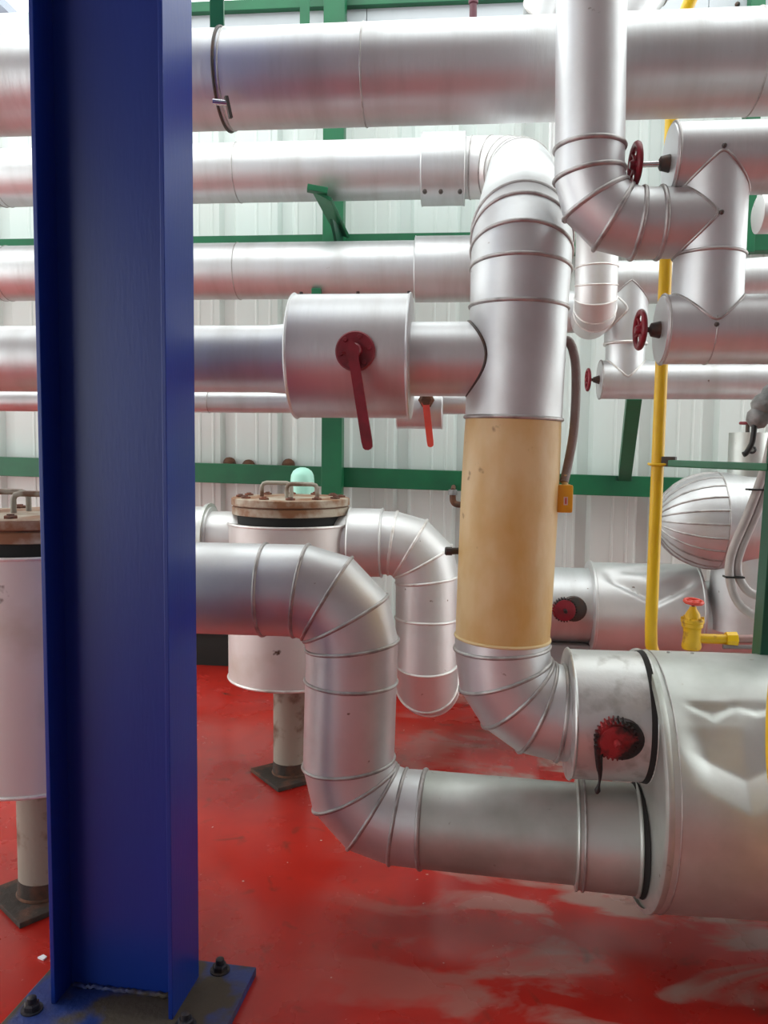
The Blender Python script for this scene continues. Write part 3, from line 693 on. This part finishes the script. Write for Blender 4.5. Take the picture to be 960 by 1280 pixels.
obj('gland', lathe((X(826, YA, 412) - .03, YA, zL), (1, 0, 0), [(0, .010), (.004, .018), (.03, .024), (.04, .024)], 14), 'dsteel', t, 40)
hw = thing('handwheel', 'red handwheel on the lower drum beside the yellow pipe', 'handwheel', (X(798, YA, 411), YA, zL - .05))
handwheel(hw, (X(800, YA, 411), YA, zL), (1, 0.05, 0), 0.048, (X(824, YA, 411), YA, zL), sm='dsteel')
# drop pipe, elbow, tee body
rP = rA * 0.998
d0, d1 = at(741, -160, YA), at(737, 186, YA)
zE = at(820, 279, YA).z
dd = (d1 - d0).normalized(); cor = d1 + dd * ((d1.z - zE) / -dd.z)
te = thing('drop_pipe', 'silver drop pipe from the top curving into the tee at right', 'pipe', (cor.x, YA, zE - rP))
el = arc(d1, cor, V((cor.x + 1, YA, zE)), rP * 1.42, 3)
rr_ = [rP * .98] + [rP] * (len(el) + 2)
run(te, [d0, d1] + el + [V((X(824, YA, 279), YA, zE)), V((xv - .002, YA, zE))], rP, 'alu', b=0.0068, nobead=())
tv = thing('tee_pipe', 'vertical silver tee between the two handwheel drums', 'pipe', (xv, YA, zL))
for q in (V((xv, YA - rA - .003, zU)), V((xv, YA - rA - .003, zL)), V((xv, YA - rA - .003, zE))):
    obj('screw', lathe(q + V((0, .006, 0)), (0, -1, 0), [(0, .007), (.007, .006), (.010, .003)], 8), 'dsteel', tv)
obj('upper_section', lathe((xv, YA, (zU + zL) / 2 - .02), (0, 0, 1), [(0, rA * .995), (zU - (zU + zL) / 2 + .02, rA * .995)], 56), 'alu', tv, 40)
obj('lower_section', lathe((xv, YA, zL), (0, 0, 1), [(0, rA * .99), ((zU - zL) / 2 - .02, rA * .99)], 56), 'alu', tv, 40)
obj('seam_bead', bead((xv, YA, (zU + zL) / 2 - .03), (0, 0, 1), (0, 0, 1), rA, 0.0045), 'bead', tv, 60)
obj('saddle_bead', saddle((xv, YA, zU), rA * .995, rA * 1.001, -1, (0, 0, 1), (1, 0, 0), .0042), 'bead', tv, 60)
obj('drum_seam', bead((xv + .002, YA, zL), (1, 0, 0), (1, 0, 0), rA + .0005, .0018), 'bead', tv, 60)
obj('saddle_bead', saddle((xv, YA, zL), rA * .99, rA * 1.001, 1, (0, 0, 1), (1, 0, 0), .0042), 'bead', tv, 60)
obj('saddle_bead', saddle((xv, YA, zE), rP * .998, rA * 1.0, -1, (1, 0, 0), (0, 0, 1), .0042), 'bead', tv, 60)

# ================================================================== FAR TEE ASSEMBLY
YB = 4.05
rB = rad(52, at(790, 420, YB)); zBu = at(790, 353, YB).z; zBl = at(850, 475, YB).z; xbv = X(782, YB, 420)
t = thing('pipe_drum', 'far slim drum with small red handwheel, below the tee', 'drum', (X(850, YB), YB, zBl - rB))
rBl = rad(48, at(850, 475, YB))
obj('shell', lathe((X(749, YB, 475), YB, zBl), (1, 0, 0), [(0, rBl * .93), (.004, rBl), (1.6, rBl)], 48), 'alux', t, 40)
obj('rim_bead', bead((X(749, YB, 475) + .004, YB, zBl), (1, 0, 0), (1, 0, 0), rBl, 0.004), 'bead', t, 60)
obj('gland', lathe((X(749, YB, 475) - .03, YB, zBl), (1, 0, 0), [(0, .012), (.03, .022), (.04, .022)], 12), 'dsteel', t, 40)
hw = thing('handwheel', 'small far red handwheel on the slim drum', 'handwheel', (X(735, YB, 471), YB, zBl - .05))
handwheel(hw, (X(735, YB, 471), YB, zBl), (1, 0.02, 0), 0.050, (X(747, YB, 471), YB, zBl), sm='dsteel')
t = thing('insulated_pipe', 'far silver pipe running right behind the yellow gas pipe', 'pipe', (X(850, YB), YB, zBu - rB))
run(t, [(X(735, YB, 353), YB, zBu), (X(905, YB, 353), YB, zBu), (X(1050, YB, 353), YB, zBu + .03)], rB * 1.002, 'alux', b=.003)
rS = rB * 0.99; zS = at(740, 390, YB).z
t = thing('insulated_pipe', 'far short silver pipe between riser and small tee', 'pipe', (X(730, YB), YB, zS - rS))
obj('jacket_section', lathe((X(640, YB, 390), YB, zS), (1, 0, 0), [(0, rS), (xbv - X(640, YB, 390), rS)], 48), 'alux', t, 40)
tv = thing('tee_pipe', 'far small vertical tee beside the hanging U-bend', 'pipe', (xbv, YB, zBl))
obj('upper_section', lathe((xbv, YB, zS - .16), (0, 0, 1), [(0, rB), (zBu - zS + .16, rB)], 48), 'alu', tv, 40)
obj('lower_section', lathe((xbv, YB, zBl), (0, 0, 1), [(0, rBl * .995), (zS - .15 - zBl, rBl * .995)], 48), 'alu', tv, 40)
obj('seam_bead', bead((xbv, YB, zS - .155), (0, 0, 1), (0, 0, 1), rB * .97, 0.008), 'beadp', tv, 60)
obj('saddle_bead', saddle((xbv, YB, zBl), rBl * .996, rBl * 1.001, 1, (0, 0, 1), (1, 0, 0), .005), 'beadp', tv, 60)
obj('saddle_bead', saddle((xbv, YB, zBu), rB * .998, rB * 1.002, -1, (0, 0, 1), (1, 0, 0), .004), 'bead', tv, 60)
obj('saddle_bead', saddle((xbv, YB, zS), rS, rB * 1.002, -1, (1, 0, 0), (0, 0, 1), .005), 'beadp', tv, 60)
# small U hanging in front
YS = 3.62
rs2 = rad(52, at(746, 340, YS)); u0 = at(747, 150, YS); u1 = at(746, 335, YS); ub = V((u1.x, YS, at(746, 385, YS).z))
t = thing('drop_pipe', 'small bright drop pipe with ringed bottom, right of the riser', 'pipe', ub)
bo = arc(u1, ub, V((u1.x + .12, YS + 1, ub.z)), rs2 * 1.06, 3)
run(t, [u0, V((u1.x, YS, u1.z))] + bo + [V((u1.x + .03, YS + .34, ub.z))], rs2, 'pale', bm='beadp', b=0.004)

# ================================================================== RIGHT BACK: REAR PIPE, DENTED SLEEVE, DOME VESSEL
YP = 4.0
zP = at(712, 756, YP).z; rPp = rad(93, at(712, 756, YP))
t = thing('insulated_pipe', 'rear silver pipe at knee height with small red gear', 'pipe', (X(700, YP), YP, zP - rPp))
run(t, [(X(560, YP, 756), YP, zP), (X(745, YP, 756), YP, zP)], rPp, 'alux', capends=(True, False))
gc = at(706, 763, YP - rPp * .97 - .03)
gearwheel(t, gc, (0, 1, 0), 0.058, 0.05, 26, 'redgear')
obj('face_plate', lathe(gc, (0, -1, 0), [(0, .050), (.006, .050), (.008, .042)], 30), 'red', t, 40)
obj('clamp_pad', lathe(gc + V((.045, .06, .004)), (0, -1, 0), [(0, .06), (.045, .06), (.05, .05)], 24), 'dsteel', t, 40)
rQ = rad(112, at(795, 760, YP)); zQ = at(795, 760, YP).z
t = thing('dented_sleeve', 'creased bright sleeve on the rear pipe behind the yellow pipe', 'sleeve', (X(795, YP), YP, zQ - rQ))
xa, xb = X(737, YP, 760), X(866, YP, 760); NS2, NA2 = 44, 96; vs, fs = [], []
for i in range(NS2 + 1):
    s = i / NS2
    for k in range(NA2):
        a = 2 * math.pi * k / NA2; th = a if a <= math.pi else a - 2 * math.pi
        ln = 0.95 - 1.25 * s if s < .55 else 0.26 + 1.3 * (s - .55)
        r = rQ - 0.030 * sst(.04, .2, s) * (1 - sst(.8, 1, s)) * (1 - sst(ln, ln + .55, th)) * sst(ln - .06, ln + .06, th) - 0.018 * g(s - .45, .22) * g(th - 1.05 - .3 * s, .12)
        vs.append(V((xa + (xb - xa) * s, YP - r * math.cos(th), zQ + r * math.sin(th))))
for i in range(NS2):
    for k in range(NA2):
        k2 = (k + 1) % NA2; fs.append((i * NA2 + k, (i + 1) * NA2 + k, (i + 1) * NA2 + k2, i * NA2 + k2))
obj('shell', (vs, fs), 'pale', t, 50)
obj('rolled_rim', lathe((xa - .012, YP, zQ), (1, 0, 0), [(0, rQ * .8), (0, rQ), (.006, rQ + .008), (.016, rQ + .008), (.022, rQ - .004)], 64, False), 'pale', t, 40)
obj('rolled_rim', lathe((xb - .01, YP, zQ), (1, 0, 0), [(0, rQ - .004), (.006, rQ + .006), (.016, rQ + .006), (.020, rQ * .8)], 64, False), 'pale', t, 40)
rZ = rad(98, at(905, 776, YP)); zZ = at(905, 776, YP).z
t = thing('insulated_pipe', 'rear silver pipe under the domed vessel, far right', 'pipe', (X(920, YP), YP, zZ - rZ))
run(t, [(xb - .02, YP, zZ), (X(1040, YP, 776), YP, zZ)], rZ, 'alux')
# grey saddle block from the floor up to the rear pipe
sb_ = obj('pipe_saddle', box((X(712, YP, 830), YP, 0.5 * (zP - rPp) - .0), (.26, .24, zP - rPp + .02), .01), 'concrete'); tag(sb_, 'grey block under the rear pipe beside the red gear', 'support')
# dome vessel
YV = 3.85
rV = rad(121, at(905, 651, YV)); zV = at(905, 651, YV).z; xs0 = X(893, YV, 651); dl = 0.27
t = thing('domed_vessel', 'insulated vessel with gored dome end at the right', 'vessel', (xs0 + .3, YV, zV - rV))
obj('shell', lathe((xs0, YV, zV), (1, 0, 0), [(0, rV), (.9, rV)], 64), 'alux', t, 40)
obj('shell_bead', bead((xs0, YV, zV), (1, 0, 0), (1, 0, 0), rV, .004), 'bead', t, 60)
NG = 22
def dome(s, a):
    ph = s * math.pi / 2; return V((xs0 - dl * math.sin(ph), YV - rV * math.cos(ph) * math.cos(a), zV + rV * math.cos(ph) * math.sin(a)))
for k in range(NG):
    a0, a1 = 2 * math.pi * k / NG, 2 * math.pi * (k + 1) / NG; vs, fs = [], []
    for i in range(9):
        for j in range(4): vs.append(dome(i / 8 * .985, a0 + (a1 - a0) * j / 3))
    for i in range(8):
        for j in range(3): fs.append((i * 4 + j, i * 4 + j + 1, i * 4 + j + 5, i * 4 + j + 4))
    gp = obj('dome_gore', (vs, fs), 'alu', t, 50)
    obj('gore_seam', tube([dome(i / 8 * .95, a0) for i in range(9)], .005, 6), 'bead', gp, 60)
obj('dome_boss', lathe(dome(.97, 0) + V((0, rV * math.cos(.97 * math.pi / 2), 0)), (-1, 0, 0), [(0, .03), (.012, .025)], 16), 'alu', t, 40)
cx_ = X(935, YV, 735)
obj('nozzle', lathe((cx_, YV, zV - rV - .28), (0, 0, 1), [(0, .17), (.40, .165)], 40), 'alu', t, 40)
tc_ = at(936, 560, YV)
nz = thing('valve_sleeve', 'small upright sleeve with red handwheel on the domed vessel', 'valve', (tc_.x, YV, zV + rV - .05))
zt_ = at(936, 541, YV).z; zb_ = zV + rV - 0.06
obj('shell', lathe((tc_.x, YV, zb_), (0, 0, 1), [(0, .088), (zt_ - zb_, .088), (zt_ - zb_, .05)], 36), 'old', nz, 40)
obj('pull_ring', torus(at(940, 562, YV - .10), (0.2, 1, 0), .014, .006, 16, 6), 'tie', nz, 60)
wc = at(935, 529, YV)
d_, u_, v_ = frame((0, 0, 1))
obj('rim', torus(wc, (0, 0, 1), .032, .0075, 20, 6), 'red', nz, 60); obj('crossbar', bar(wc + V((-.03, 0, 0)), wc + V((.03, 0, 0)), .012, .010), 'red', nz)
obj('stem', rod((wc.x, wc.y, zt_ - .01), wc, .010, 10), 'dsteel', nz, 40)

# ================================================================== YELLOW GAS LINE
YY = 2.87
g0, g1 = at(843, 60, YY), at(813, 803, YY); ry = rad(15.5, at(823, 480, YY))
t = thing('gas_pipe', 'tall thin yellow pipe in front of the domed vessel', 'pipe', g1)
obj('tube', tube([at(868, -12, YY), at(858, 12, YY), at(846, 45, YY), at(842, 90, YY)] + [g0 + (g1 - g0) * k for k in (.1, .3, .5, .7, .9)] + bezpts([g1 + V((0, 0, .06)), g1 + V((.002, 0, .02)), g1 + V((.008, .01, -.02)), g1 + V((.03, .02, -.07))], 4), ry, 16), 'yellow', t, 60)
b0 = at(822, 580, YY); ub_ = [b0 + V((.032, .0, 0)), b0 + V((.028, -.024, 0)), b0 + V((0, -ry - .004, -.002)), b0 + V((-.024, -.016, -.002)), b0 + V((-.028, .01, 0))]
obj('u_bolt', tube(bezpts(ub_, 4), .005, 8), 'yellow', t, 60)
t = thing('support_rail', 'thin green rail clamped to the yellow pipe', 'rail', at(890, 582, 2.7))
ra, rb = at(832, 579, YY - .01), at(962, 584, 2.52)
obj('bar', bar(ra, rb, .022, .024, bev=.004), 'green', t)
obj('end_bracket', bar(ra + V((-.012, 0, .006)), ra + V((.03, -.02, .006)), .03, .034, bev=.002), 'dsteel', t)
t = thing('green_stanchion', 'dark green channel post at the right edge above the drum', 'post', at(955, 824, 2.50))
pb_ = at(957, 824, 2.50)
tl = at(976, 578, 2.50) - pb_
top_ = pb_ + tl * 3.0
obj('web_plate', bar(pb_ + V((.022, 0, 0)), top_ + V((.022, 0, 0)), .072, .010, up=(0, 1, 0), bev=.002), 'greendk', t)
obj('side_plate', bar(pb_ + V((-.014, .03, 0)), top_ + V((-.014, .03, 0)), .010, .07, up=(0, 1, 0), bev=.002), 'greendk', t)
obj('side_plate', bar(pb_ + V((.058, .03, 0)), top_ + V((.058, .03, 0)), .010, .07, up=(0, 1, 0), bev=.002), 'greendk', t)
# yellow gate valve
YG = 2.84
vc = at(865, 790, YG)
t = thing('gate_valve', 'small yellow gate valve with red handwheel behind the drum', 'valve', vc - V((0, 0, .08)))
obj('body', lathe(vc - V((0, 0, .06)), (0, 0, 1), [(0, .03), (.01, .034), (.035, .030), (.06, .029), (.075, .031), (.080, .036), (.092, .036), (.095, .039), (.106, .039), (.110, .026), (.125, .024), (.142, .013), (.150, .011)], 28), 'yellowrust', t, 40)
for k in range(6):
    a = k * math.pi / 3; obj('bonnet_bolt', hexbolt(vc + V((math.cos(a) * .034, math.sin(a) * .034, .044)), (0, 0, 1), .006, .010), 'yellowrust', t)
obj('outlet', lathe(vc + V((.0, 0, -.022)), (1, 0, 0), [(0, .017), (.125, .017)], 18), 'yellowrust', t, 40)
obj('union_nut', lathe(vc + V((.115, 0, -.022)), (1, 0, 0), [(0, .026), (.035, .028), (.038, .020)], 8), 'yellow', t)
hwz = at(867, 752, YG)
obj('stem', rod(vc + V((0, 0, .085)), hwz, .006, 10), 'maroon', t, 40)
obj('handwheel_rim', torus(hwz, (0.05, -.12, 1), .030, .006, 24, 6), 'redbright', t, 60)
for k in range(4):
    a = k * math.pi / 2 + .5; obj('handwheel_spoke', rod(hwz, hwz + V((math.cos(a) * .03, math.sin(a) * .03, 0)), .0045, 6), 'redbright', t)
c = vc + V((.15, 0, -.020))
o = obj('conduit', rod(c, c + V((.22, .02, .004)), .015, 14), 'conduit', None, 40); tag(o, 'mauve conduit to the right of the yellow valve', 'conduit')
o = obj('conduit', rod(c + V((-.05, -.02, -.024)), c + V((.22, 0, -.022)), .008, 12), 'conduitg', None, 40); tag(o, 'thin grey rod just below the mauve conduit', 'conduit')
# hoses
YH = 2.75
def hose(label, px, grp):
    o = obj('cable_hose', tube(bezpts([at(x_, y_, YH + k_) for x_, y_, k_ in px], 8), .0145, 12), 'hose', None, 60); return tag(o, label, 'hose', grp)
hose('outer grey hose looping down to the green post', ((966, 545, 0), (956, 585, 0), (936, 640, 0), (915, 690, 0), (912, 722, 0), (922, 752, 0), (944, 770, 0), (975, 779, -.02)), 'paired grey hoses')
hose('inner grey hose looping beside the green post', ((975, 548, .012), (965, 588, .012), (945, 642, .012), (925, 690, .012), (922, 716, .012), (934, 738, .012), (953, 746, .012), (978, 748, 0)), 'paired grey hoses')
for (x_, y_, lab) in ((944, 612, 'upper black cable tie around the two hoses'), (915, 721, 'lower black cable tie around the two hoses')):
    c = at(x_ + 2, y_, YH); o = obj('cable_tie', box(c, (.062, .036, .006), .001, 0), 'tie'); tag(o, lab, 'cable tie', 'hose ties')
# grey cast fitting with black lever at the right edge
fc = at(955, 514, 2.6)
t = thing('relief_valve', 'lumpy grey cast fitting with black lever at the right edge', 'valve', fc - V((0, 0, .06)))
obj('body', lathe(fc + V((-.03, 0, -.05)), (.45, 0, 1), [(0, .012), (.012, .03), (.035, .036), (.05, .030), (.065, .040), (.09, .038), (.105, .026), (.12, .028), (.14, .02)], 18), 'cast', t, 50)
obj('side_port', lathe(fc, (1, 0, .1), [(0, .03), (.05, .028), (.055, .036), (.09, .036)], 16), 'cast', t, 40)
obj('lever', tube(bezpts([fc + V((-.030, -.01, -.035)), fc + V((-.032, -.012, -.07)), fc + V((-.036, -.012, -.10)), fc + V((-.05, -.012, -.128)), fc + V((-.060, -.012, -.135))], 4), .009, 8), 'tie', t, 60)

# ================================================================== SENSOR + CONDUIT ON RISER
sc = at(705, 623, YR - .02)
t = thing('sensor_box', 'small amber box clipped to the right side of the foam section', 'sensor', sc - V((0, 0, .05)))
obj('case', box(sc, (.046, .05, .082), .006), 'sensor', t, 40)
obj('label_plate', box(sc + V((.002, -.0255, -.006)), (.012, .002, .024), 0), 'label', t)
obj('label_print', box(sc + V((.002, -.0267, -.006)), (.004, .001, .018), 0), 'labelred', t)
obj('gland', lathe(sc + V((.002, 0, .040)), (0, 0, 1), [(0, .010), (.012, .008), (.03, .006)], 10), 'foamrim', t, 40)
o = obj('flexible_conduit', tube(bezpts([at(700, 425, YR), at(712, 428, YR), at(719, 452, YR), at(720, 490, YR), at(717, 540, YR), at(710, 580, YR), at(705, 603, YR - .02)], 8), .0135, 12), 'cable', None, 60)
tag(o, 'brown-grey flexible conduit curving down to the amber box', 'conduit')
# rusty elbow fitting on the wall left of foam
e = at(566, 612, 4.6)
t = thing('drain_fitting', 'tiny rusty elbow fitting left of the foam section', 'fitting', at(570, 632, 4.6))
obj('elbow', tube(bezpts([e, e + V((0, 0, -.04)), e + V((.005, 0, -.07)), e + V((.03, 0, -.085)), e + V((.12, 0, -.087)), e + V((.3, 0, -.087))], 4), .018, 10), 'rust', t, 60)
obj('nut', lathe(e + V((0, 0, -.03)), (0, 0, 1), [(0, .025), (.03, .025)], 8), 'cast', t)
obj('wall_stub', rod(e + V((0, 0, -.005)), V((e.x, 5.16, e.z - .005)), .014, 10), 'rust', t, 40)

# ================================================================== TOP EDGE BITS
c = at(681, -8, 4.2); t = thing('pipe_elbow', 'insulated elbow rising behind the top pipe, left of the drop pipe', 'elbow', c)
run(t, [at(672, 40, 4.98), at(672, 40, 4.5), at(678, 8, 4.2), at(690, -26, 4.2), at(712, -50, 4.2)], rad(46, c), 'alu', b=.006)
c = at(812, -20, 4.2); t = thing('pipe_elbow', 'insulated elbow rising behind the top pipe, right of the drop pipe', 'elbow', c)
run(t, [at(768, 42, 4.98), at(768, 42, 4.5), at(784, 8, 4.2), at(805, -22, 4.2), at(835, -50, 4.2)], rad(72, c), 'alu', b=.006)
o = obj('stub_pipe', lathe(at(591, 40, 4.5), (0, 0, 1), [(0, .020), (.14, .020), (.145, .026), (.19, .026), (.195, .02), (.40, .02)], 14), 'maroon', None, 40); tag(o, 'dark maroon stub rising above the top pipe', 'pipe')
o = obj('thin_pipe', rod((at(689, 200, 4.6).x, 4.6, 0), (at(689, 200, 4.6).x, 4.6, 4.4), .018, 14), 'whitep', None, 40); tag(o, 'thin white vertical pipe left of the drop pipe', 'pipe')
c = at(975, 268, 3.4); o = obj('pipe_end', lathe(at(944, 268, 3.4), (1, 0, 0), [(0, .05), (.01, .075), (.3, .075)], 32), 'pale', None, 40); tag(o, 'pale rounded pipe end at the right edge between the drums', 'pipe')
o = obj('yellow_post', tube(bezpts([at(1010, 700, 1.9), at(985, 800, 1.9), at(974, 870, 1.9), at(973, 960, 1.9), at(986, 1030, 1.9), at(1020, 1110, 1.9), at(1035, 1250, 1.9), V((at(1035, 1250, 1.9).x, 1.9, 0))], 5), .026, 16), 'yellow', None, 60); tag(o, 'sliver of yellow pipe at the right edge before the drum', 'pipe')
# far roof beyond the wall, top left
a, b_, c_ = at(-60, -55, 9), at(10, 8, 9), at(46, 44, 9)
t = thing('far_roof', 'grey sloping roof end far off in the top left corner', 'roof', at(0, 60, 9))
obj('roof_slope', bar(at(6, 6, 9), at(44, 42, 9), 1.2, .07), 'roofgrey', t)
obj('roof_slope', bar(at(8, 9, 9), at(-60, 6, 9), 1.2, .07), 'roofgrey', t)
obj('gable_wall', prism([at(-60, 12, 9.1), at(8, 12, 9.1), at(46, 48, 9.1), at(46, 140, 9.1), at(-60, 140, 9.1)], (0, 0, 0), (0, .2, 0)), 'roofgrey', t)
obj('roof_light', prism([at(4, 24, 9.05), at(10, 22, 9.05), at(22, 36, 9.05), at(15, 38, 9.05)], (0, 0, 0), (0, .02, 0)), 'roofwhite', t)
# chip of paint on floor
c = atz(52, 1199, .0); o = obj('debris_chip', prism([c + V((-.012, 0, .001)), c + V((.010, -.008, .001)), c + V((.013, .006, .001)), c + V((-.002, .014, .001))], (0, 0, 0), (0, 0, .005)), 'roofwhite'); tag(o, 'small white paint chip on the floor left of the column', 'debris')
